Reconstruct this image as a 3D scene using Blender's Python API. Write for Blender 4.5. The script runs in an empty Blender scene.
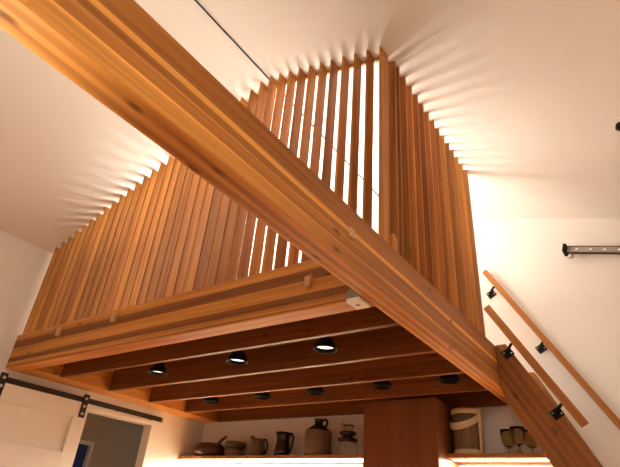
import bpy, math, random
from mathutils import Vector, Matrix
random.seed(7)
sc = bpy.context.scene
COL = sc.collection
ZO = 2.25            # underside of the loft beam above the floor; shapes are written from that level

# ------------------------------------------------------------------ materials
def new_mat(name):
    m = bpy.data.materials.new(name); m.use_nodes = True
    nt = m.node_tree; nt.nodes.clear()
    out = nt.nodes.new('ShaderNodeOutputMaterial'); b = nt.nodes.new('ShaderNodeBsdfPrincipled')
    nt.links.new(b.outputs[0], out.inputs[0])
    return m, nt, b

def setin(nt, sock, v):
    if hasattr(v, 'is_linked'): nt.links.new(v, sock)
    else: sock.default_value = v

def math_n(nt, op, a, b=0.0, c=0.0, clamp=False):
    n = nt.nodes.new('ShaderNodeMath'); n.operation = op; n.use_clamp = clamp
    setin(nt, n.inputs[0], a); setin(nt, n.inputs[1], b); setin(nt, n.inputs[2], c)
    return n.outputs[0]

def mix(nt, fac, a, b, mode='MIX'):
    n = nt.nodes.new('ShaderNodeMix'); n.data_type = 'RGBA'; n.blend_type = mode
    setin(nt, n.inputs[0], fac)
    for s, v in ((n.inputs[6], a), (n.inputs[7], b)):
        if hasattr(v, 'is_linked'): nt.links.new(v, s)
        else: s.default_value = (*v, 1)
    return n.outputs[2]

def ramp(nt, fac, stops, interp='LINEAR'):
    n = nt.nodes.new('ShaderNodeValToRGB'); cr = n.color_ramp; cr.interpolation = interp
    while len(cr.elements) < len(stops): cr.elements.new(0.5)
    for e, (p, c) in zip(cr.elements, stops): e.position = p; e.color = (*c, 1)
    setin(nt, n.inputs[0], fac)
    return n.outputs[0]

def paint(name, col, rough=0.6, bump=0.02, mottle=0.04, metal=0.0, scale=60):
    m, nt, b = new_mat(name)
    tc = nt.nodes.new('ShaderNodeTexCoord')
    nz = nt.nodes.new('ShaderNodeTexNoise'); nz.inputs['Scale'].default_value = 3; nz.inputs['Detail'].default_value = 4
    nt.links.new(tc.outputs['Object'], nz.inputs['Vector'])
    c = mix(nt, nz.outputs[0], tuple(x*(1-mottle) for x in col), tuple(min(1, x*(1+mottle)) for x in col))
    nt.links.new(c, b.inputs['Base Color'])
    b.inputs['Roughness'].default_value = rough; b.inputs['Metallic'].default_value = metal
    if bump:
        n2 = nt.nodes.new('ShaderNodeTexNoise'); n2.inputs['Scale'].default_value = scale; n2.inputs['Detail'].default_value = 3
        nt.links.new(tc.outputs['Object'], n2.inputs['Vector'])
        bp = nt.nodes.new('ShaderNodeBump'); bp.inputs['Strength'].default_value = bump; bp.inputs['Distance'].default_value = 0.01
        nt.links.new(n2.outputs[0], bp.inputs['Height']); nt.links.new(bp.outputs[0], b.inputs['Normal'])
    return m

def wood(name, dark, light, axis='x', rough=0.5, bands=None, band_h=1.0, vary=0.0, knots=True, fig=0.55, rot=0.0):
    """fir boards: grain drawn out along an axis, optional laminations (bands by height), variation per object"""
    m, nt, b = new_mat(name)
    tc = nt.nodes.new('ShaderNodeTexCoord'); oi = nt.nodes.new('ShaderNodeObjectInfo')
    off = nt.nodes.new('ShaderNodeVectorMath'); off.operation = 'SCALE'; off.inputs[0].default_value = (7.3, 5.1, 3.7)
    nt.links.new(oi.outputs['Random'], off.inputs['Scale'])
    add = nt.nodes.new('ShaderNodeVectorMath'); add.operation = 'ADD'
    nt.links.new(tc.outputs['Object'], add.inputs[0]); nt.links.new(off.outputs[0], add.inputs[1])
    def scaled(al, ac):
        mp = nt.nodes.new('ShaderNodeMapping')
        mp.inputs['Scale'].default_value = [al if c == axis else ac for c in 'xyz']
        src = add.outputs[0]
        if rot:
            m0 = nt.nodes.new('ShaderNodeMapping'); m0.inputs['Rotation'].default_value = (0, rot, 0)
            nt.links.new(src, m0.inputs['Vector']); src = m0.outputs[0]
        nt.links.new(src, mp.inputs['Vector']); return mp.outputs[0]
    def noise(v, s, d=5, dist=0.0):
        n = nt.nodes.new('ShaderNodeTexNoise'); n.inputs['Scale'].default_value = s
        n.inputs['Detail'].default_value = d; n.inputs['Distortion'].default_value = dist
        nt.links.new(v, n.inputs['Vector']); return n.outputs[0]
    g1 = noise(scaled(0.35, 9), 1.6, 4, 0.9)
    g2 = noise(scaled(0.9, 60), 1.5, 3, 0.3)
    # cathedral figure
    wv = nt.nodes.new('ShaderNodeTexWave'); wv.wave_type = 'BANDS'
    wv.bands_direction = {'x': 'Z', 'y': 'X', 'z': 'X'}[axis]
    wv.inputs['Scale'].default_value = 0.9; wv.inputs['Distortion'].default_value = 6.0
    wv.inputs['Detail'].default_value = 2; wv.inputs['Detail Scale'].default_value = 0.7
    nt.links.new(scaled(0.5, 6), wv.inputs['Vector'])
    f = math_n(nt, 'MULTIPLY', g1, 0.9)
    f = math_n(nt, 'MULTIPLY_ADD', g2, 0.55, f)
    f = math_n(nt, 'MULTIPLY_ADD', wv.outputs[1], 0.28*fig, f)
    f = math_n(nt, 'SUBTRACT', f, 0.34 + 0.1*fig, clamp=True)
    col = ramp(nt, f, [(0.10, dark), (0.78, light)])
    if bands:
        sp = nt.nodes.new('ShaderNodeSeparateXYZ'); nt.links.new(tc.outputs['Object'], sp.inputs[0])
        wob = math_n(nt, 'MULTIPLY_ADD', math_n(nt, 'SUBTRACT', noise(scaled(0.5, 0.5), 2.0, 2), 0.5), 0.012/band_h,
                     math_n(nt, 'DIVIDE', sp.outputs[2], band_h))
        bc = ramp(nt, wob, bands, 'CONSTANT')
        col = mix(nt, 1.0, col, bc, 'MULTIPLY')
    if knots:
        vo = nt.nodes.new('ShaderNodeTexVoronoi'); vo.inputs['Scale'].default_value = 1.0; vo.voronoi_dimensions = '2D'
        s3 = nt.nodes.new('ShaderNodeSeparateXYZ'); nt.links.new(scaled(2.6, 7.0), s3.inputs[0])
        ia = 'xyz'.index(axis); ot = [i for i in range(3) if i != ia]
        c2 = nt.nodes.new('ShaderNodeCombineXYZ'); nt.links.new(s3.outputs[ia], c2.inputs[0])
        nt.links.new(math_n(nt, 'ADD', s3.outputs[ot[0]], s3.outputs[ot[1]]), c2.inputs[1])
        nt.links.new(c2.outputs[0], vo.inputs['Vector'])
        kd = ramp(nt, math_n(nt, 'MULTIPLY_ADD', g2, 0.05, vo.outputs['Distance']), [(0.06, (1, 1, 1)), (0.15, (0, 0, 0))])
        sx = nt.nodes.new('ShaderNodeSeparateColor'); nt.links.new(vo.outputs['Color'], sx.inputs[0])
        km = math_n(nt, 'MULTIPLY', kd, math_n(nt, 'GREATER_THAN', sx.outputs[0], 0.84))
        col = mix(nt, math_n(nt, 'MULTIPLY', km, 0.8), col, tuple(x*0.35 for x in dark))
    if vary:
        v = math_n(nt, 'MULTIPLY_ADD', oi.outputs['Random'], vary, 1.0 - vary*0.5)
        cc = nt.nodes.new('ShaderNodeCombineColor')
        nt.links.new(v, cc.inputs[0]); nt.links.new(math_n(nt, 'POWER', v, 1.15), cc.inputs[1]); nt.links.new(math_n(nt, 'POWER', v, 1.25), cc.inputs[2])
        col = mix(nt, 1.0, col, cc.outputs[0], 'MULTIPLY')
    nt.links.new(col, b.inputs['Base Color'])
    b.inputs['Roughness'].default_value = rough
    b.inputs['Specular IOR Level'].default_value = 0.22
    bp = nt.nodes.new('ShaderNodeBump'); bp.inputs['Strength'].default_value = 0.12; bp.inputs['Distance'].default_value = 0.004
    nt.links.new(g2, bp.inputs['Height']); nt.links.new(bp.outputs[0], b.inputs['Normal'])
    return m

def emit(name, col, strength):
    m, nt, b = new_mat(name)
    tc = nt.nodes.new('ShaderNodeTexCoord'); nz = nt.nodes.new('ShaderNodeTexNoise'); nz.inputs['Scale'].default_value = 20
    nt.links.new(tc.outputs['Object'], nz.inputs['Vector'])
    b.inputs['Base Color'].default_value = (0.9, 0.9, 0.88, 1)
    b.inputs['Emission Color'].default_value = (*col, 1)
    nt.links.new(math_n(nt, 'MULTIPLY_ADD', nz.outputs[0], strength*0.1, strength*0.95), b.inputs['Emission Strength'])
    return m

def glass(name, col, rough=0.05):
    m, nt, b = new_mat(name)
    tc = nt.nodes.new('ShaderNodeTexCoord'); nz = nt.nodes.new('ShaderNodeTexNoise'); nz.inputs['Scale'].default_value = 9
    nt.links.new(tc.outputs['Object'], nz.inputs['Vector'])
    nt.links.new(mix(nt, nz.outputs[0], col, tuple(min(1, c*1.15) for c in col)), b.inputs['Base Color'])
    b.inputs['Transmission Weight'].default_value = 1.0
    b.inputs['Roughness'].default_value = rough; b.inputs['IOR'].default_value = 1.45
    return m

FIR_D, FIR_L = (0.31, 0.110, 0.021), (0.65, 0.282, 0.063)
# laminations of the glued beams, from underside (0) to top (1)
B_RIM = [(0.0, (1.15, 1.1, 1.1)), (0.024, (0.5, 0.42, 0.38)), (0.05, (1.12, 1.15, 1.15)), (0.165, (0.45, 0.37, 0.33)), (0.31, (1.12, 1.12, 1.1)),
         (0.575, (0.45, 0.37, 0.33)), (0.79, (1.1, 1.1, 1.1))]
B_BEAM = [(0.0, (1.0, 1.0, 1.0)), (0.215, (1.35, 1.45, 1.45)), (0.245, (0.72, 0.64, 0.6)), (0.40, (0.95, 0.95, 0.92)), (0.425, (0.62, 0.54, 0.5)),
          (0.535, (1.3, 1.4, 1.4)), (0.62, (0.66, 0.57, 0.52))]
M_RIM = wood('striped_fir_along_x', FIR_D, FIR_L, 'x', bands=B_RIM, band_h=0.343)
M_BEAM = wood('striped_fir_along_y', FIR_D, FIR_L, 'y', bands=B_BEAM, band_h=0.343, fig=1.7)
M_LEDGER = wood('fir_along_y', FIR_D, FIR_L, 'y')
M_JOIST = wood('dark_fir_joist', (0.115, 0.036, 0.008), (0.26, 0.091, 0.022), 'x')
M_SLAT = wood('cedar_slat', (0.215, 0.074, 0.014), (0.52, 0.217, 0.046), 'z', vary=0.6, knots=False)
M_STRING = wood('stringer_fir', (0.17, 0.059, 0.014), (0.32, 0.122, 0.030), 'x', fig=0.9, rot=-math.radians(60.3))
M_RAIL = wood('handrail_fir', (0.30, 0.112, 0.028), (0.50, 0.21, 0.052), 'x', knots=False, rot=-math.radians(59.5))
M_DECK = wood('loft_deck_boards', FIR_D, (0.5, 0.24, 0.1), 'x')
M_FLOOR = wood('oak_floor_boards', (0.38, 0.19, 0.08), (0.58, 0.33, 0.15), 'y')
M_CAB = wood('cabinet_veneer', (0.16, 0.049, 0.013), (0.22, 0.073, 0.021), 'z', knots=False, fig=0.2)
M_SHELF = wood('shelf_board', (0.26, 0.092, 0.026), (0.46, 0.185, 0.058), 'x', knots=False)
M_PEG = wood('pale_peg', (0.5, 0.27, 0.12), (0.68, 0.42, 0.2), 'x', knots=False)
M_BOUNCE_COUNTER = wood('bounce_counter_wood', (0.52, 0.30, 0.14), (0.74, 0.50, 0.27), 'x', knots=False)  # warm wood tone tints the light bounced by the added counter
M_WHITE = paint('white_wall_paint', (0.80, 0.77, 0.735), 0.75, 0.03, 0.015)
M_CEIL = paint('white_ceiling_paint', (0.80, 0.77, 0.735), 0.8, 0.03, 0.015)
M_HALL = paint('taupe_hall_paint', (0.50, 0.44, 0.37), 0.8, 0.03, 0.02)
M_TRIM = paint('white_trim_paint', (0.82, 0.78, 0.73), 0.4, 0.0, 0.01)
M_DOOR = paint('white_door_paint', (0.80, 0.75, 0.70), 0.4, 0.0, 0.015)
M_IRON = paint('dark_bronze_iron', (0.035, 0.026, 0.022), 0.5, 0.1, 0.2, 0.6)
M_BOLT = paint('bright_bolt_steel', (0.55, 0.5, 0.45), 0.3, 0.0, 0.05, 1.0)
M_BLACK = paint('black_metal', (0.006, 0.0055, 0.005), 0.55, 0.0, 0.1, 0.0)
M_BLACK.node_tree.nodes['Principled BSDF'].inputs['Specular IOR Level'].default_value = 0.15
M_STEEL = paint('brushed_grey_steel', (0.36, 0.31, 0.26), 0.4, 0.02, 0.05, 0.1)
M_PLASTIC = paint('white_plastic', (0.82, 0.80, 0.76), 0.4, 0.0, 0.01)
M_GREYP = paint('grey_plastic', (0.22, 0.21, 0.19), 0.5, 0.0, 0.02)
M_LENS = emit('lamp_lens', (1.0, 0.9, 0.78), 1.6)
M_LED = emit('led_strip', (1.0, 0.8, 0.58), 9.0)
M_DOT = emit('rail_dot', (1.0, 0.92, 0.82), 0.25)  # pale rail dots with slight emission
M_NAVY = emit('night_window_glass', (0.012, 0.022, 0.06), 0.25)
M_NAVY.node_tree.nodes['Principled BSDF'].inputs['Base Color'].default_value = (0.008, 0.014, 0.035, 1)
M_NAVY.node_tree.nodes['Principled BSDF'].inputs['Roughness'].default_value = 0.1
M_BOWL = wood('carved_dark_wood', (0.045, 0.019, 0.011), (0.11, 0.05, 0.03), 'x', rough=0.3, knots=False)
M_CERD = paint('brown_glaze', (0.020, 0.010, 0.007), 0.22, 0.05, 0.3)
M_CERT = paint('tan_stoneware', (0.15, 0.092, 0.046), 0.45, 0.1, 0.15)
M_CERG = paint('grey_tan_stoneware', (0.19, 0.13, 0.08), 0.4, 0.1, 0.15)
M_CERO = paint('olive_stoneware', (0.12, 0.085, 0.048), 0.4, 0.1, 0.2)
M_CORK = paint('pale_wood_spoon', (0.42, 0.26, 0.15), 0.6, 0.05, 0.1)
M_SMOKE = glass('amber_glass', (0.74, 0.62, 0.38), 0.08)
M_CLEAR = glass('clear_glass', (0.92, 0.88, 0.82), 0.03)
M_WICK = wood('woven_bark', (0.15, 0.090, 0.048), (0.27, 0.175, 0.10), 'z', rough=0.7, knots=False)
M_HOOP = wood('bentwood_hoop', (0.66, 0.50, 0.30), (0.82, 0.66, 0.43), 'x', rough=0.5, knots=False)
M_SHADOWGAP = paint('dark_gap', (0.03, 0.015, 0.008), 0.8, 0.0, 0.1)

# ------------------------------------------------------------------ mesh helpers
class MB:
    def __init__(s): s.v = []; s.f = []; s.sm = []
    def add(s, vs, fs, smooth=False):
        n = len(s.v); s.v += [Vector(p) for p in vs]
        s.f += [tuple(i+n for i in f) for f in fs]; s.sm += [smooth]*len(fs); return s
    def box(s, x0, x1, y0, y1, z0, z1):
        return s.add([(x0,y0,z0),(x1,y0,z0),(x1,y1,z0),(x0,y1,z0),(x0,y0,z1),(x1,y0,z1),(x1,y1,z1),(x0,y1,z1)],
                     [(3,2,1,0),(4,5,6,7),(0,1,5,4),(1,2,6,5),(2,3,7,6),(3,0,4,7)])
    def prism(s, pts, ext):
        """closed outline (3-D points, one plane) pushed along ext"""
        n = len(pts); a = [Vector(p) for p in pts]; e = Vector(ext)
        nrm = Vector((0,0,0))
        for i in range(n): nrm += a[i].cross(a[(i+1) % n])
        if nrm.dot(e) > 0: a = a[::-1]
        fs = [tuple(range(n)), tuple(range(2*n-1, n-1, -1))] + [(i, n+i, n+(i+1) % n, (i+1) % n) for i in range(n)]
        fs = [f[::1] for f in fs]
        return s.add(a + [p+e for p in a], fs)
    def lathe(s, c, prof, seg=28, sx=1.0, axis=None, smooth=True):
        """prof: (radius, height) list around the vertical (or around axis)"""
        c = Vector(c); R = Matrix.Identity(3) if axis is None else Vector((0,0,1)).rotation_difference(Vector(axis)).to_matrix()
        vs = []; fs = []
        for r, h in prof:
            for k in range(seg):
                t = 2*math.pi*k/seg; vs.append(c + R @ Vector((r*math.cos(t)*sx, r*math.sin(t), h)))
        m = len(prof)
        for i in range(m-1):
            for k in range(seg):
                k2 = (k+1) % seg; fs.append((i*seg+k, i*seg+k2, (i+1)*seg+k2, (i+1)*seg+k))
        fs.append(tuple(range(seg-1, -1, -1))); fs.append(tuple((m-1)*seg+k for k in range(seg)))
        return s.add(vs, fs, smooth)
    def tube(s, path, r, seg=12, flat=1.0, closed=False):
        P = [Vector(p) for p in path]; n = len(P); vs = []; fs = []
        up = Vector((0,0,1)); last = None
        for i, p in enumerate(P):
            d = (P[(i+1) % n]-P[i-1]) if closed else (P[min(i+1,n-1)]-P[max(i-1,0)])
            d.normalize()
            if last is None:
                u = d.cross(up if abs(d.z) < 0.9 else Vector((0,1,0))).normalized()
            else:
                u = (last - d*last.dot(d)).normalized()
            last = u; w = d.cross(u)
            rr = r[i] if isinstance(r, (list, tuple)) else r
            for k in range(seg):
                t = 2*math.pi*k/seg; vs.append(p + u*rr*math.cos(t) + w*rr*flat*math.sin(t))
        for i in range(n if closed else n-1):
            j = (i+1) % n
            for k in range(seg):
                k2 = (k+1) % seg; fs.append((i*seg+k, i*seg+k2, j*seg+k2, j*seg+k))
        if not closed:
            fs.append(tuple(range(seg-1, -1, -1))); fs.append(tuple((n-1)*seg+k for k in range(seg)))
        return s.add(vs, fs, True)
    def bar(s, a, b, u, hu, w, hw):
        """rectangular bar from a to b, half sizes hu along u and hw along w"""
        a, b, u, w = Vector(a), Vector(b), Vector(u).normalized(), Vector(w).normalized()
        pts = [a + u*hu + w*hw, a - u*hu + w*hw, a - u*hu - w*hw, a + u*hu - w*hw]
        return s.prism(pts, b-a)
    def build(s, name, mat, parent=None, bevel=0.0, seg=2):
        me = bpy.data.meshes.new(name)
        if parent is not None: o0 = Vector(parent['_w'])
        else:
            xs = [v.x for v in s.v]; ys = [v.y for v in s.v]; zs = [v.z for v in s.v]
            o0 = Vector(((min(xs)+max(xs))/2, (min(ys)+max(ys))/2, min(zs)))
        me.from_pydata([v-o0 for v in s.v], [], s.f); me.update()
        for p, sm in zip(me.polygons, s.sm): p.use_smooth = sm
        me.materials.append(mat)
        o = bpy.data.objects.new(name, me); COL.objects.link(o)
        import bmesh
        bm = bmesh.new(); bm.from_mesh(me); bmesh.ops.recalc_face_normals(bm, faces=bm.faces); bm.to_mesh(me); bm.free()
        o['_w'] = o0[:]
        if parent is not None: o.parent = parent
        else: o.location = o0
        if bevel:
            b = o.modifiers.new('edge', 'BEVEL'); b.width = bevel; b.segments = seg; b.limit_method = 'ANGLE'; b.angle_limit = math.radians(50)
        return o

def tag(o, label, cat, group=None, kind=None):
    o['label'] = label; o['category'] = cat
    if group: o['group'] = group
    if kind: o['kind'] = kind
    return o
def thing(name, label, cat, loc, group=None):
    o = bpy.data.objects.new(name, None); COL.objects.link(o); o.empty_display_size = 0.1
    o.location = loc; o['_w'] = tuple(loc)
    return tag(o, label, cat, group)
def struct(o):
    o['kind'] = 'structure'; return o
def sub(name, mb, mat, parent, bevel=0.0, label=None):
    o = mb.build(name, mat, parent, bevel)
    o['_w'] = parent['_w']
    if label: o['label'] = label
    return o
def dup(o, delta, parent=None, label=None):
    """copy of a thing with copies of its parts and sub-parts"""
    c = o.copy(); COL.objects.link(c); d = Vector(delta)
    if parent is None: c.location = o.location + d
    else: c.parent = parent
    c['_w'] = tuple(Vector(o['_w']) + d)
    if label: c['label'] = label
    for ch in [k for k in ALL() if k.parent == o]: dup(ch, delta, c)
    return c
def ALL(): return list(COL.objects)

# ------------------------------------------------------------------ room numbers
XL, XR, YB, YF, FL = -4.225, 1.74, 2.97, -5.0, -2.25
RX, RZ, SL, SR = -1.21, 2.43, 0.368, 0.297
def cz(x): return RZ - SL*(RX-x) if x < RX else RZ - SR*(x-RX)
WB, HB = 0.14, 0.343
YR = 0.18                       # front face of the rim beam

# shell
T = 0.14
struct(MB().box(XL-T, XR+T, YF-T, YB+T, FL-0.1, FL).build('floor', M_FLOOR))
zl, zr = cz(XL), cz(XR)
ce = MB()
ce.prism([(XL-T, YF-T, cz(XL-T)), (RX, YF-T, RZ), (XR+T, YF-T, cz(XR+T)), (XR+T, YF-T, cz(XR+T)+0.15), (RX, YF-T, RZ+0.15), (XL-T, YF-T, cz(XL-T)+0.15)], (0, YB-YF+2*T, 0))
struct(ce.build('ceiling', M_CEIL))
DY0, DY1, DZ = 1.10, 2.105, -0.180          # doorway in the left wall
wl = MB()
wl.box(XL-T, XL, YF, DY0, FL, zl); wl.box(XL-T, XL, DY1, YB, FL, zl); wl.box(XL-T, XL, DY0, DY1, DZ, zl)
struct(wl.build('wall_left', M_WHITE))
gab = [(XL-T, 0, FL), (XR+T, 0, FL), (XR+T, 0, cz(XR+T)), (RX, 0, RZ), (XL-T, 0, cz(XL-T))]
struct(MB().prism([(x, YB, z) for x, _, z in gab], (0, T, 0)).build('wall_back', M_WHITE))
struct(MB().prism([(x, YF-T, z) for x, _, z in gab], (0, T, 0)).build('wall_front', M_WHITE))
struct(MB().box(XR, XR+T, YF, YB, FL, zr).build('wall_right', M_WHITE))
# side room seen through the doorway
HX = -5.6
struct(MB().box(HX-0.1, XL-T, 0.3, 3.6, FL-0.1, FL).build('floor_hall', M_FLOOR))
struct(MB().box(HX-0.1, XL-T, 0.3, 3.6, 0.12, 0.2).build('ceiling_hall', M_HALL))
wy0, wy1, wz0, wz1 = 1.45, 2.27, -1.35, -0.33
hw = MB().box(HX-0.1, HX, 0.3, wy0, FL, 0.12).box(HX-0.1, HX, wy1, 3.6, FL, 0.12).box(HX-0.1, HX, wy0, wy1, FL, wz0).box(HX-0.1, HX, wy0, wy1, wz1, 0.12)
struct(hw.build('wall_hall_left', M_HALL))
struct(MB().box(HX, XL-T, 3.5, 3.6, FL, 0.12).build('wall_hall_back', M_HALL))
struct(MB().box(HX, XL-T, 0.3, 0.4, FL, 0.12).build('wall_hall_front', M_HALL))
win = struct(thing('window_1', 'night window with white frame in the side room', 'window', (HX, (wy0+wy1)/2, wz0)))
sub('window_pane', MB().box(HX-0.07, HX-0.06, wy0, wy1, wz0, wz1), M_NAVY, win)
f = MB().box(HX-0.09, HX+0.01, wy0, wy0+0.045, wz0, wz1).box(HX-0.09, HX+0.01, wy1-0.045, wy1, wz0, wz1)
f.box(HX-0.09, HX+0.01, wy0+0.045, wy1-0.045, wz0, wz0+0.045).box(HX-0.09, HX+0.01, wy0+0.045, wy1-0.045, wz1-0.045, wz1)
sub('window_frame', f, M_TRIM, win, 0.004)
f = MB().box(HX, HX+0.02, wy0-0.11, wy0, wz0-0.1, wz1+0.05).box(HX, HX+0.02, wy1, wy1+0.13, wz0-0.1, wz1+0.05)
f.box(HX, HX+0.02, wy0, wy1, wz0-0.1, wz0).box(HX, HX+0.02, wy0, wy1, wz1, wz1+0.05)
sub('window_casing', f, M_HALL, win, 0.003)
# doorway lining and casing
tr = MB()
tr.box(XL-T-0.005, XL+0.003, DY1-0.012, DY1, FL, DZ).box(XL-T-0.005, XL+0.012, DY0, DY0+0.02, FL, DZ).box(XL-T-0.005, XL+0.012, DY0+0.02, DY1-0.02, DZ-0.008, DZ)
tr.box(XL, XL+0.014, DY0-0.06, DY0, FL, DZ+0.03).box(XL, XL+0.014, DY0, DY1, DZ, DZ+0.03)
struct(tr.build('trim_1', M_TRIM, bevel=0.003))
# thin wire under the ceiling ridge
wr = MB().tube([(RX, YF+0.02, RZ-0.012), (RX, YB-0.02, RZ-0.012)], 0.006, 8)
tag(wr.build('ridge_wire', M_BLACK), 'thin black wire running along the white ceiling ridge', 'wire')

# ------------------------------------------------------------------ loft timbers
G_BEAM = 'glued fir beams of the loft'
beam = thing('timber_beam', 'big striped fir beam crossing the room diagonally overhead to the stair', 'beam', (-WB/2, (YF+2.97)/2, 0))
sub('beam_body', MB().box(-WB, 0, YF, YB, 0, HB), M_BEAM, beam, 0.006)
sub('peg', MB().box(-0.004, 0.008, -0.222, -0.172, 0.160, 0.216), M_PEG, beam, 0.003, 'pale square wooden plug')
rim = thing('rim_beam', 'striped fir rim beam under the front row of slats', 'beam', ((XL-WB)/2, YR+WB/2, 0))
sub('beam_body', MB().box(XL+0.002, -WB-0.001, YR, YR+WB, 0, HB), M_RIM, rim, 0.005)
for px, pz in ((-0.526, 0.172), (-2.547, 0.262), (-3.386, 0.252)):
    p = MB().prism([(px-0.026, YR, pz+0.04), (px+0.026, YR, pz+0.045), (px+0.016, YR, pz-0.035), (px-0.02, YR, pz-0.035)], (0, -0.03, 0))
    sub('peg', p, M_PEG, rim, 0.004, 'small pale wooden peg')
XJ0, XJ1 = -3.94, -WB
lb = MB().box(XL+0.002, XJ0, YR+WB+0.001, YB-0.002, 0, HB)
tag(lb.build('ledger_beam', M_LEDGER, bevel=0.004), 'fir ledger beam along the top of the white left wall above the sliding door', 'beam')
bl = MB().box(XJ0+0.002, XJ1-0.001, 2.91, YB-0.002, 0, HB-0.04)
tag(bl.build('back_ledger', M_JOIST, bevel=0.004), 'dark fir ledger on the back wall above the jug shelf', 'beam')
JY = (0.628, 1.214, 1.775, 2.346)
JL = ('ceiling joist nearest the striped rim beam, in front of the white lamps', 'second ceiling joist behind the rim beam, directly behind the three white-lit lamps',
      'third ceiling joist behind the rim beam, in front of the five dark lamps', 'last ceiling joist before the back wall, above the shelf jugs and cabinet')
j0 = None
for y, lab in zip(JY, JL):
    if j0 is None:
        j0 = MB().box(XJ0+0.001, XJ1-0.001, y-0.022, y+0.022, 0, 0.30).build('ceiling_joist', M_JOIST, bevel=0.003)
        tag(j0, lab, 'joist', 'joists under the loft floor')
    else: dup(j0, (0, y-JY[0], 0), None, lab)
dk = MB()
dk.box(XJ0+0.001, XJ1-0.001, YR+WB+0.001, 2.909, 0.301, HB-0.002)
struct(dk.build('floor_loft', M_DECK))

# ------------------------------------------------------------------ slat screens
ST, SD, PITCH = 0.0195, 0.092, 0.1135
scr = thing('slat_screen', 'front screen of upright cedar slats between left wall and loft corner', 'slat screen', (-2.1, YR, HB))
n = int((-0.045 - XL)/PITCH)
for i in range(n+1):
    x0 = -0.047 - i*PITCH
    if x0 < XL+0.003: break
    x1 = x0 + ST; d = 0.118 if i == 0 else SD
    t0, t1 = cz(x0)-0.002, cz(x1)-0.002
    m = MB().prism([(x0, YR, HB+0.001), (x1, YR, HB+0.001), (x1, YR, t1), (x0, YR, t0)], (0, d, 0))
    sub('slat', m, M_SLAT, scr, 0.0015)
for xa, xb in ((XL+0.01, RX), (RX, -0.05)):
    m = MB().prism([(xa, YR+SD, cz(xa)-0.003), (xb, YR+SD, cz(xb)-0.003), (xb, YR+SD, cz(xb)-0.04), (xa, YR+SD, cz(xa)-0.04)], (0, 0.02, 0))
    sub('header_rail', m, M_SLAT, scr, 0.002)
sub('corner_block', MB().prism([(0.0, 0.30, HB+0.001), (0.0, 0.345, HB+0.001), (0.0, 0.345, HB+0.075), (0.0, 0.325, HB+0.095), (0.0, 0.30, HB+0.115)], (-0.03, 0, 0)), M_SLAT, scr, 0.003)
scr2 = thing('slat_screen', 'right screen of upright cedar slats on the big beam beside the stair opening', 'slat screen', (-0.05, 1.1, HB))
y = 0.300; k = 0
while y < 2.03:
    last = y + 0.118 > 2.03
    w = 0.05 if last else ST
    xa, xb = (-0.11, 0.0) if last else (-SD, 0.0)
    m = MB().prism([(xa, y, HB+0.001), (xb, y, HB+0.001), (xb, y, cz(xb)-0.002), (xa, y, cz(xa)-0.002)], (0, w, 0))
    if k == 0:
        m = MB().prism([(xa, y, HB+0.12), (xb, y, HB+0.12), (xb, y, cz(xb)-0.002), (xa, y, cz(xa)-0.002)], (0, w, 0))
        m = MB().prism([(xa, y+0.05, HB+0.001), (xb, y+0.05, HB+0.001), (xb, y+0.05, cz(xb)-0.002), (xa, y+0.05, cz(xa)-0.002)], (0, w, 0))
    sub('end_post' if last else 'slat', m, M_SLAT, scr2, 0.0015)
    y += 0.1165; k += 1
m = MB().prism([(-SD-0.001, 0.36, cz(-SD)-0.004), (-SD-0.021, 0.36, cz(-SD)-0.002), (-SD-0.021, 0.36, cz(-SD)-0.04), (-SD-0.001, 0.36, cz(-SD)-0.04)], (0, 1.68, 0))
sub('header_rail', m, M_SLAT, scr2, 0.002)

# motion sensor under the corner of the beams
ms = thing('motion_sensor', 'small square white sensor with grey back under the beam corner', 'sensor', (-0.185, 0.2, -0.026))
sub('housing', MB().box(-0.232, -0.143, 0.142, 0.268, -0.024, -0.002), M_PLASTIC, ms, 0.004)
sub('mounting_plate', MB().box(-0.228, -0.145, 0.146, 0.178, -0.001, 0.055), M_GREYP, ms, 0.003, 'grey plastic back plate')
sub('sensor_window', MB().lathe((-0.188, 0.205, -0.027), [(0.008, 0), (0.013, 0.002), (0.015, 0.005)], 20), M_GREYP, ms)

# ------------------------------------------------------------------ cone lamps between the joists
M_LENSOFF = paint('unlit_lens', (0.008, 0.007, 0.006), 0.2, 0.0, 0.05)
def cone_lamp(c, label, lit):
    t = thing('cone_downlight', label, 'lamp', c, 'black cone lamps between the joists')
    x, y, z = c
    s = MB().lathe((x, y, z), [(0.070, 0.040), (0.084, 0.0), (0.090, 0.002), (0.084, 0.026), (0.056, 0.076), (0.043, 0.100), (0.040, 0.150), (0.030, 0.160)], 32)
    sub('lamp_shade', s, M_BLACK, t)
    sub('rim_ring', MB().tube([(x+0.087*math.cos(a), y+0.087*math.sin(a), z+0.001) for a in [2*math.pi*k/28 for k in range(28)]], 0.006, 8, closed=True), M_BLACK, t)
    sub('lens', MB().lathe((x, y, z), [(0.050, 0.022), (0.074, 0.026), (0.070, 0.036)], 28), M_LENS if lit else M_LENSOFF, t, 0, 'glowing white lens' if lit else 'dark unlit lens')
    sub('stem', MB().lathe((x, y, z+0.161), [(0.014, 0), (0.014, 0.104), (0.045, 0.106), (0.045, 0.1178)], 20), M_BLACK, t)
    return t
SZ = 0.022
front = [(-2.81, 0.93, 'black cone lamp with white lens, left of the front three under the loft'),
         (-1.785, 0.93, 'black cone lamp with white lens, middle of the front three under the loft'),
         (-0.895, 0.93, 'black cone lamp with white lens, right of the front three, nearest the big beam')]
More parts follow.
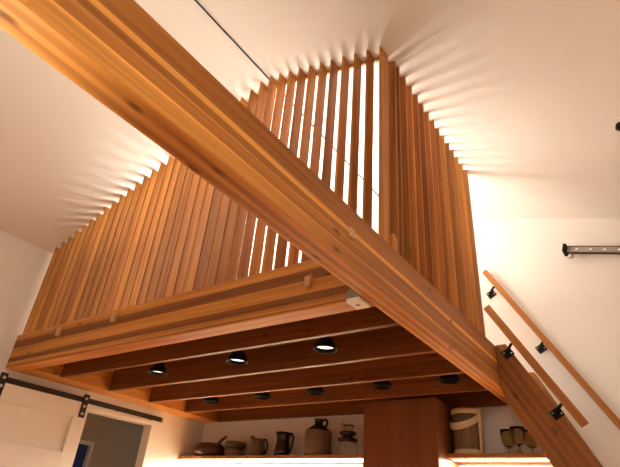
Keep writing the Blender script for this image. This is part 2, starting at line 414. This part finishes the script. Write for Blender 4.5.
back = [(-3.20, 2.05, 'leftmost dark cone lamp in the row nearest the back shelf'),
        (-2.44, 2.05, 'dark cone lamp above the dark brown pitcher, second of the back row'),
        (-1.741, 2.05, 'dark cone lamp above the two-tone jug, middle of the back row'),
        (-1.005, 2.05, 'dark cone lamp in front of the tall brown cabinet, fourth of the back row'),
        (-0.365, 2.05, 'dark cone lamp beside the big beam above the basket')]
for row, lit in ((front, True), (back, False)):
    first = None
    for x, y, lab in row:
        if first is None: first = cone_lamp((x, y, SZ), lab, lit)
        else: dup(first, (x-row[0][0], 0, 0), None, lab)

# ------------------------------------------------------------------ sliding door and track
DX = -4.10
door = struct(thing('door_1', 'white panelled sliding door hanging from a dark iron track', 'door', (DX-0.02, 0.56, FL+0.02)))
y0, y1, zt, zb = 0.02, 1.125, -0.148, FL+0.02
fr = 0.035
d = MB().box(DX-0.056, DX-0.028, y0+0.1, y1-0.1, zb+0.1, zt-0.1)
sub('door_panel', d, M_DOOR, door)
d = MB().box(DX-0.058, DX, y1-0.155, y1, zb, zt).box(DX-0.058, DX, y0, y0+0.14, zb, zt)
sub('stile', d, M_DOOR, door, 0.003)
d = MB()
for za, zc in ((zt-0.165, zt), (zt-0.71, zt-0.505), (zt-1.28, zt-1.10), (zb, zb+0.2)):
    d.box(DX-0.0575, DX-0.0005, y0+0.14, y1-0.155, za, zc)
sub('rail', d, M_DOOR, door, 0.003)
for yc in (0.145, 1.055):
    h = sub('hanger_strap', MB().box(DX+0.001, DX+0.012, yc-0.036, yc+0.036, -0.302, -0.062), M_IRON, door, 0.008, 'dark iron hanger strap')
    sub('roller_wheel', MB().lathe((DX-0.021, yc, -0.088), [(0.022, 0), (0.026, 0.003), (0.026, 0.017), (0.022, 0.02)], 24, axis=(1, 0, 0)), M_IRON, door)
    for zz in (-0.105, -0.185, -0.262):
        sub('bolt', MB().lathe((DX+0.011, yc, zz), [(0.016, 0), (0.014, 0.008), (0.005, 0.011)], 14, axis=(1, 0, 0)), M_BOLT, h, 0, 'bright bolt head')
tk = thing('door_track', 'dark iron rail above the sliding door on left wall', 'door track', (DX-0.02, 1.0, -0.142))
sub('track_bar', MB().box(DX-0.016, DX-0.006, -1.2, 2.13, -0.147, -0.092), M_IRON, tk, 0.002)
for yy in (-1.0, -0.4, 0.25, 0.9, 1.55, 2.05):
    sub('spacer', MB().lathe((XL+0.001, yy, -0.121), [(0.014, 0), (0.014, DX-0.016-XL-0.001)], 14, axis=(1, 0, 0)), M_IRON, tk)
sub('end_stop', MB().box(DX-0.02, DX+0.004, 2.131, 2.155, -0.150, -0.096), M_BOLT, tk, 0.004, 'pale metal end stop')

# ------------------------------------------------------------------ back wall: cabinet, shelves
CX0, CX1, CY = -1.415, -0.655, 2.44
cab = thing('tall_cabinet', 'tall plain brown cabinet between the two wall shelves', 'cabinet', ((CX0+CX1)/2, 2.7, FL))
sub('cabinet_body', MB().box(CX0+0.002, CX1, CY+0.022, 2.905, FL, -0.003), M_CAB, cab, 0.002)
sub('cabinet_door', MB().box(CX0, CX1-0.001, CY, CY+0.02, FL+0.1, -0.004), M_CAB, cab, 0.002)
def wall_shelf(x0, x1, label, led, pts=None):
    t = thing('wall_shelf', label, 'shelf', ((x0+x1)/2, 2.8, -0.503))
    outline = pts or [(x0, 2.62, -0.50), (x1, 2.62, -0.50), (x1, YB-0.001, -0.50), (x0, YB-0.001, -0.50)]
    sub('shelf_board', MB().prism(outline, (0, 0, 0.036)), M_SHELF, t, 0.002)
    sub('led_strip', MB().box(x0+0.02, x1-0.02, led[0], led[1], -0.506, -0.501), M_LED, t, 0, 'glowing light strip')
    return t
wall_shelf(XL+0.003, CX0-0.001, 'long wooden shelf holding jugs at left of the cabinet', (2.645, 2.86))
wall_shelf(CX1+0.001, 0.20, 'short wooden shelf holding basket and goblets right of cabinet', (2.72, 2.80))

tc_ = thing('bounce_counter', 'added unseen counter with pale wooden top bouncing shelf light up to the joists', 'counter', (-1.8, 2.65, FL))  # out-of-view counter, added so the shelf lights bounce up onto the joists
for xa, xb in ((XL+0.003, CX0-0.003), (CX1+0.003, 0.42)):
    sub('bounce_counter_body', MB().box(xa, xb, 2.40, YB-0.003, FL+0.001, -1.372), M_CAB, tc_, 0.003)
    sub('bounce_counter_top', MB().box(xa, xb, 2.36, YB-0.003, -1.371, -1.33), M_BOUNCE_COUNTER, tc_, 0.004)

# crockery on the left shelf
SH = -0.463
def at(name, label, cat, x, y=2.78, group=None): return thing(name, label, cat, (x, y, SH), group)
# carved bowl with stem-like handle
t = at('wooden_bowl', 'low dark wooden bowl with a curved stick handle at shelf left end', 'bowl', -3.86)
sub('bowl_body', MB().lathe((-3.86, 2.78, SH), [(0.09, 0), (0.14, 0.01), (0.175, 0.06), (0.17, 0.11), (0.15, 0.145), (0.11, 0.165), (0.04, 0.172)], 36, sx=1.35), M_BOWL, t)
sub('handle', MB().tube([(-3.70, 2.72, SH+0.12), (-3.64, 2.72, SH+0.155), (-3.59, 2.72, SH+0.20), (-3.55, 2.72, SH+0.22), (-3.52, 2.72, SH+0.235)], [0.026, 0.022, 0.018, 0.014, 0.009], 12), M_BOWL, t)
# lidded pot
t = at('lidded_pot', 'small round two-tier stoneware pot beside the dark wooden bowl', 'pot', -3.475, 2.845)
sub('pot_body', MB().lathe((-3.475, 2.845, SH), [(0.10, 0), (0.125, 0.01), (0.13, 0.06), (0.118, 0.092), (0.112, 0.10)], 32), M_CERG, t)
sub('pot_lid', MB().lathe((-3.475, 2.845, SH+0.101), [(0.100, 0), (0.104, 0.012), (0.130, 0.022), (0.132, 0.07), (0.122, 0.083), (0.03, 0.086)], 32), M_CERO, t)
# pitcher with angular spout
t = at('pitcher', 'olive stoneware pitcher with pointed spout, third piece on the jug shelf', 'pitcher', -3.05)
pm = MB().lathe((-3.055, 2.78, SH), [(0.090, 0), (0.098, 0.01), (0.100, 0.08), (0.088, 0.16), (0.086, 0.20), (0.078, 0.20), (0.078, 0.14), (0.08, 0.02)], 32)
pm.prism([(-3.125, 2.745, SH+0.13), (-3.125, 2.815, SH+0.13), (-3.185, 2.78, SH+0.238)], (0.05, 0, 0.008))
sub('pitcher_body', pm, M_CERO, t)
sub('handle', MB().tube([(-2.975, 2.78, SH+0.19), (-2.93, 2.78, SH+0.192), (-2.905, 2.78, SH+0.15), (-2.905, 2.78, SH+0.08), (-2.93, 2.78, SH+0.045), (-2.965, 2.78, SH+0.04)], 0.013, 10), M_CERD, t)
# dark pitcher
t = at('dark_pitcher', 'dark brown glazed pitcher with loop handle and pinched lip', 'pitcher', -2.66)
pm = MB().lathe((-2.675, 2.78, SH), [(0.085, 0), (0.095, 0.008), (0.088, 0.08), (0.075, 0.16), (0.078, 0.22), (0.092, 0.262), (0.084, 0.264), (0.07, 0.20), (0.07, 0.03)], 32)
pm.prism([(-2.745, 2.745, SH+0.20), (-2.745, 2.815, SH+0.20), (-2.792, 2.78, SH+0.268)], (0.04, 0, 0.0))
sub('pitcher_body', pm, M_CERD, t)
sub('handle', MB().tube([(-2.60, 2.78, SH+0.245), (-2.555, 2.78, SH+0.25), (-2.53, 2.78, SH+0.20), (-2.545, 2.78, SH+0.10), (-2.575, 2.78, SH+0.05), (-2.60, 2.78, SH+0.045)], 0.014, 10), M_CERD, t)
# two-tone jug
t = at('stoneware_jug', 'large two-tone stoneware jug with dark shoulder and small loop handle', 'jug', -2.185)
sub('jug_body', MB().lathe((-2.185, 2.78, SH), [(0.136, 0), (0.146, 0.008), (0.148, 0.05), (0.148, 0.250), (0.145, 0.262)], 40), M_CERT, t)
sub('jug_shoulder', MB().lathe((-2.185, 2.78, SH+0.261), [(0.144, 0.002), (0.128, 0.018), (0.086, 0.046), (0.054, 0.070), (0.047, 0.086), (0.050, 0.125), (0.056, 0.132), (0.040, 0.132), (0.038, 0.10)], 40), M_CERD, t, 0, 'dark brown glazed shoulder and neck')
sub('handle', MB().tube([(-2.140, 2.78, SH+0.372), (-2.100, 2.78, SH+0.386), (-2.073, 2.78, SH+0.366), (-2.075, 2.78, SH+0.33), (-2.098, 2.78, SH+0.303)], 0.014, 10), M_CERD, t)
# glass pot with wooden collar
t = at('glass_carafe', 'round glass carafe with dark collar beside the tall cabinet', 'carafe', -1.80)
sub('carafe_bowl', MB().lathe((-1.80, 2.78, SH), [(0.055, 0), (0.09, 0.012), (0.112, 0.05), (0.113, 0.085), (0.095, 0.128), (0.07, 0.145)], 36), M_CLEAR, t)
sub('collar', MB().lathe((-1.80, 2.78, SH+0.146), [(0.095, 0), (0.108, 0.006), (0.105, 0.03), (0.062, 0.04), (0.062, 0.062), (0.090, 0.070), (0.092, 0.098), (0.06, 0.10)], 36), M_CERD, t, 0, 'dark brown collar')
sub('glass_rim', MB().lathe((-1.785, 2.78, SH+0.247), [(0.042, 0), (0.050, 0.035), (0.060, 0.065), (0.057, 0.065), (0.047, 0.035), (0.038, 0.003)], 32), M_CLEAR, t)
t = thing('wooden_spoon', 'pale wooden spoon standing in the glass carafe', 'spoon', (-1.84, 2.78, SH+0.26))
sub('spoon_handle', MB().tube([(-1.848, 2.775, SH+0.258), (-1.858, 2.775, SH+0.285), (-1.868, 2.775, SH+0.312)], [0.009, 0.010, 0.013], 10), M_CORK, t)
sub('spoon_bowl', MB().lathe((-1.869, 2.775, SH+0.310), [(0.010, 0), (0.017, 0.012), (0.015, 0.028), (0.006, 0.036)], 16), M_CORK, t)

# basket with bent hoop handle
bx, by = -0.501, 2.80
t = thing('bark_basket', 'tall brown bark basket with pale bent hoop handle on right shelf', 'basket', (bx, by, SH))
lean = 0.045
def bk(h): return bx - 0.0 + 0.03*h/0.4
bm_ = MB()
for a, b_, r1, r2 in ((0.0, 0.385, 0.128, 0.136),):
    bm_.lathe((bx, by, SH+0.02), [(r1, 0), (r1, 0.015), ((r1+r2)/2, 0.19), (r2, 0.375), (r2-0.014, 0.375), (r1-0.012, 0.02)], 40)
sub('basket_wall', bm_, M_WICK, t)
sub('base_hoop', MB().lathe((bx, by, SH), [(0.132, 0), (0.135, 0.004), (0.135, 0.042), (0.129, 0.046)], 40), M_HOOP, t, 0, 'pale wooden base hoop')
sub('rim_hoop', MB().lathe((bx, by, SH+0.355), [(0.138, 0), (0.142, 0.004), (0.142, 0.043), (0.136, 0.047), (0.124, 0.047), (0.124, 0.0)], 40), M_HOOP, t, 0, 'pale wooden rim hoop')
sub('side_stave', MB().bar((bx+0.137, by-0.045, SH+0.02), (bx+0.143, by-0.045, SH+0.40), (1, 0, 0), 0.010, (0, 1, 0), 0.028), M_HOOP, t, 0.003, 'pale upright stave')
hp = []
for k in range(25):
    a = math.pi*k/24
    # handle folded down over the front, pivoting at the rim
    hp.append((bx - 0.1425*math.cos(a), by - 0.02 - 0.145*math.sin(a), SH+0.285 + 0.075*(k/24) - 0.085*math.sin(a)))
hm = MB()
vs = []; fs = []
for k, p in enumerate(hp):
    a = math.pi*k/24; nx, ny = -math.cos(a), -math.sin(a)
    for dn, dz in ((0.0, -0.031), (0.009, -0.031), (0.009, 0.031), (0.0, 0.031)):
        vs.append((p[0]+nx*dn, p[1]+ny*dn, p[2]+dz))
for k in range(24):
    for q in range(4):
        q2 = (q+1) % 4; fs.append((k*4+q, k*4+q2, (k+1)*4+q2, (k+1)*4+q))
fs += [(3, 2, 1, 0), (96, 97, 98, 99)]
hm.add(vs, fs, False)
sub('hoop_handle', hm, M_HOOP, t, 0.002, 'pale bent wood handle')

# goblets
def goblet(x, y, label, h=0.208, r=0.064):
    t = thing('goblet', label, 'goblet', (x, y, SH), 'amber goblets on the right shelf')
    pr = [(0.008, 0.056), (0.014, 0.062), (0.038, 0.072), (r*0.82, 0.102), (r*0.93, 0.14), (r, h), (r-0.003, h), (r*0.93-0.003, 0.14), (r*0.82-0.003, 0.104), (0.036, 0.076), (0.004, 0.068)]
    sub('cup', MB().lathe((x, y, SH), pr, 32), M_SMOKE, t)
    sub('stem', MB().lathe((x, y, SH), [(0.036, 0), (0.038, 0.004), (0.026, 0.010), (0.010, 0.018), (0.009, 0.028), (0.015, 0.037), (0.009, 0.046), (0.009, 0.0555)], 24), M_SMOKE, t)
    return t
g0 = goblet(-0.128, 2.76, 'amber glass goblet beside the basket, leftmost of the three')
dup(g0, (0.114, -0.105, 0.0), None, 'amber glass goblet standing in front, middle of the three')
dup(g0, (0.183, 0.045, 0.0), None, 'amber glass goblet partly behind the middle one, next to the stair')

# ------------------------------------------------------------------ steep stair
st = thing('stair', 'steep wooden stair leaning from the floor up to the loft', 'stair', (0.75, 2.55, FL))
tan = math.tan(math.radians(60.3))
def string_poly(y, top=0.345):
    xt = 0.088 + (0.345-FL)/tan; xb = 0.045 + (-0.145-FL)/tan
    return [(0.002, y, 0.345), (0.088, y, 0.347), (xt, y, FL), (xb, y, FL), (0.045, y, -0.145), (0.002, y, -0.02)]
sub('stringer', MB().prism(string_poly(2.23), (0, 0.045, 0)), M_STRING, st, 0.004)
sub('stringer', MB().prism([(0.002, 2.922, 0.284), (0.138, 2.922, 0.284), (0.138+(0.284-FL)/1.95, 2.922, FL), (-0.10+(0.284-FL)/tan, 2.922, FL), (0.002, 2.922, 0.105)], (0, 0.045, 0)), M_RAIL, st, 0.004)
nt_ = 9
for i in range(nt_):
    z = FL + (0.345-FL)*(i+1)/(nt_+1) - 0.01
    xc = 0.0665 + (0.1-z)/tan + 0.03
    sub('tread', MB().box(xc-0.13, xc+0.10, 2.276, 2.921, z-0.018, z+0.018), M_STRING, st, 0.003)

def handrail(a, b, y, wall, label, plates, hu):
    """flat wooden rail from a to b (x,z) with black brackets back to the face at y = wall"""
    ax, az = a; bx_, bz = b
    t = thing('handrail', label, 'handrail', ((ax+bx_)/2, y, min(az, bz)))
    d = Vector((bx_-ax, 0, bz-az)).normalized(); nrm = Vector((d.z, 0, -d.x))
    if nrm.z < 0: nrm = -nrm
    sub('rail_bar', MB().bar((ax, y, az), (bx_, y, bz), nrm, hu, (0, 1, 0), 0.02), M_RAIL, t, 0.004)
    for px, pz in plates:
        br = sub('bracket', MB().bar((px, wall-0.0105, pz), (px, wall-0.0005, pz), nrm, 0.042, d, 0.038), M_BLACK, t, 0.003, 'black metal bracket')
        q = Vector((ax, 0, az)); s_ = (Vector((px, 0, pz))-q).dot(d) - 0.015
        e = q + d*s_ - nrm*(hu+0.001)
        arm = MB().tube([(px, wall-0.010, pz), (px, wall-0.035, pz+0.008), (px*0.6+e.x*0.4, (wall+y)/2-0.02, pz*0.6+e.z*0.4), (e.x*0.85+px*0.15, y, e.z*0.85+pz*0.15), (e.x, y, e.z)], 0.012, 10)
        sub('bracket_arm', arm, M_BLACK, br)
        for su in (-1, 1):
            c = Vector((px, wall-0.0104, pz)) + nrm*0.026*su + d*0.018*su
            sub('screw', MB().lathe(c, [(0.007, 0), (0.006, 0.003), (0.002, 0.004)], 10, axis=(0, -1, 0)), M_BOLT, br, 0, 'bright screw head')
    return t
handrail((-0.012, 0.672), (0.592, -0.352), 2.15, 2.23, 'lower wooden handrail bracketed to the stair stringer, ending above it', [(0.100, 0.262), (0.404, -0.245)], 0.032)
handrail((-0.200, 1.408), (1.30, -1.17), 2.90, YB, 'upper wooden handrail bracketed to the white wall behind the stair', [(-0.176, 1.160), (0.230, 0.515), (0.95, -0.72)], 0.028)

# ------------------------------------------------------------------ metal rail with bright dots on the back wall
ya = 2.90
P0, P1 = Vector((0.628, ya, 1.468)), Vector((1.70, ya, 1.468-0.263*1.072))
dv = (P1-P0).normalized(); up = Vector((-dv.z, 0, dv.x))
t = thing('dotted_wall_rail', 'grey metal rail with bright dots on the white wall at right', 'rail', P0)
sub('channel', MB().bar(P0+dv*0.012, P1, up, 0.030, (0, 1, 0), 0.018), M_STEEL, t, 0.004)
fl = MB().bar(P0+dv*0.012-Vector((0, 0.001, 0))+up*0.0345, P1-Vector((0, 0.001, 0))+up*0.0345, up, 0.0025, (0, 1, 0), 0.0195)
fl.bar(P0+dv*0.012-Vector((0, 0.001, 0))-up*0.0345, P1-Vector((0, 0.001, 0))-up*0.0345, up, 0.0025, (0, 1, 0), 0.0195)
sub('channel_lip', fl, M_IRON, t, 0.002, 'dark bronze edge of the rail')
sub('end_mount', MB().bar(P0-dv*0.022, P0+dv*0.011, up, 0.046, (0, 1, 0), 0.064), M_BLACK, t, 0.010, 'black end mount')
k = 0
for i in range(8):
    c = P0 + dv*(0.10+0.122*i) - Vector((0, 0.0185, 0))
    sub('bright_dot', MB().lathe(c, [(0.008, 0), (0.006, 0.003), (0.002, 0.004)], 16, sx=1.6, axis=(0, -1, 0)), M_DOT, t)
kn = MB().lathe(P0+dv*0.055-up*0.075-Vector((0, 0.01, 0)), [(0.008, 0.04), (0.012, 0.028), (0.024, 0.016), (0.028, 0.0), (0.022, -0.016), (0.006, -0.024)], 20)
sub('knob', kn, M_BOLT, t)
for s_ in (0.45, 0.95):
    c = P0 + dv*s_
    sub('wall_standoff', MB().lathe((c.x, ya+0.017, c.z), [(0.014, 0), (0.014, YB-0.018-ya)], 14, axis=(0, 1, 0)), M_STEEL, t)

# black ceiling spot near the right
cx_, cy_ = 1.335, 1.448
t = thing('ceiling_spot', 'small round black spot on the sloped ceiling at far right', 'ceiling spot', (cx_, cy_, cz(cx_)-0.06))
nrm = Vector((-SR, 0, -1)).normalized()
sub('base', MB().lathe((cx_, cy_, cz(cx_)), [(0.042, 0.001), (0.042, 0.012), (0.03, 0.016)], 24, axis=nrm), M_PLASTIC, t)
sub('lamp_head', MB().lathe(Vector((cx_, cy_, cz(cx_)))+nrm*0.0165, [(0.028, 0), (0.03, 0.004), (0.03, 0.04), (0.026, 0.044)], 24, axis=nrm), M_BLACK, t)

# ------------------------------------------------------------------ lift everything so the floor lies at zero
for o in ALL():
    if o.parent is None: o.location.z += ZO
    if '_w' in o: del o['_w']

# ------------------------------------------------------------------ lights
def light(kind, name, loc, power, col, size=0.1, rot=None, sy=None, spot=None, spread=None):
    l = bpy.data.lights.new(name, kind); l.energy = power; l.color = col
    if kind == 'AREA':
        l.size = size
        if sy: l.shape = 'RECTANGLE'; l.size_y = sy
        if spread: l.spread = spread
    else: l.shadow_soft_size = size
    if spot: l.spot_size = spot; l.spot_blend = 0.8
    o = bpy.data.objects.new(name, l); COL.objects.link(o)
    o.location = (loc[0], loc[1], loc[2]+ZO)
    if rot: o.rotation_euler = rot
    return o
LOFT = (1.0, 0.94, 0.81); WARM = (1.0, 0.90, 0.72); NEUT = (1.0, 0.925, 0.755)
light('AREA', 'loft_uplight', (-2.5, 1.35, 0.95), 95, LOFT, 0.6, (math.pi, 0, 0), 0.35)
light('AREA', 'loft_uplight', (-1.1, 1.55, 0.9), 40, LOFT, 0.9, (math.pi, 0, 0), 1.0)
light('POINT', 'loft_lamp', (-1.25, 1.35, 1.45), 52, LOFT, 0.45)
light('SPOT', 'beam_uplight', (-0.30, -1.92, -0.46), 17, NEUT, 0.10, (math.pi, 0, 0), spot=math.radians(110))  # unseen uplight placed to brighten the beam's near underside
light('SPOT', 'ceiling_fill', (-0.1, -3.3, -0.9), 118, NEUT, 0.15, (math.pi, 0, 0), spot=math.radians(140))  # added fill turned up at the ceiling, cone kept off the joists
light('POINT', 'room_fill', (1.2, -3.2, 0.3), 68, NEUT, 0.25)  # added fill behind the camera for rim and slat fronts
for x in (-2.81, -1.785, -0.895): light('SPOT', 'cone_lamp_light', (x, 0.93, 0.018), 35, NEUT, 0.06, (0, 0, 0), spot=math.radians(95))
light('AREA', 'shelf_light', ((XL+CX0)/2, 2.75, -0.51), 130, WARM, CX0-XL-0.1, (0, 0, 0), 0.2)
light('AREA', 'shelf_light', (-0.25, 2.75, -0.51), 40, WARM, 0.75, (0, 0, 0), 0.08)
light('POINT', 'side_room_lamp', (-4.9, 2.9, -0.3), 1.0, WARM, 0.1)

w = bpy.data.worlds.new('night'); sc.world = w; w.use_nodes = True
w.node_tree.nodes['Background'].inputs[0].default_value = (0.02, 0.025, 0.04, 1)
w.node_tree.nodes['Background'].inputs[1].default_value = 0.3

# ------------------------------------------------------------------ camera
R = ((0.8186515255, 0.5694834542, 0.0741503555), (-0.2397964303, 0.4562906427, -0.8569110347), (-0.5218307693, 0.6837305352, 0.5101031301))
cam = bpy.data.cameras.new('camera'); co = bpy.data.objects.new('camera', cam); COL.objects.link(co)
right, down, fwd = (Vector(r) for r in R)
mw = Matrix(((right.x, -down.x, -fwd.x, 1.1731), (right.y, -down.y, -fwd.y, -2.09), (right.z, -down.z, -fwd.z, -1.1481+ZO), (0, 0, 0, 1)))
co.matrix_world = mw
cam.sensor_fit = 'HORIZONTAL'; cam.sensor_width = 36.0; cam.lens = 497.2/620*36.0
cam.clip_start = 0.02; cam.clip_end = 60
sc.camera = co
sc.view_settings.view_transform = 'Standard'; sc.view_settings.look = 'None'
sc.view_settings.gamma = 1.0; sc.view_settings.use_curve_mapping = False
sc.view_settings.exposure = 0.06
sc.cycles.use_denoising = True
sc.cycles.max_bounces = 10; sc.cycles.diffuse_bounces = 6
sc.cycles.sample_clamp_indirect = 6.0
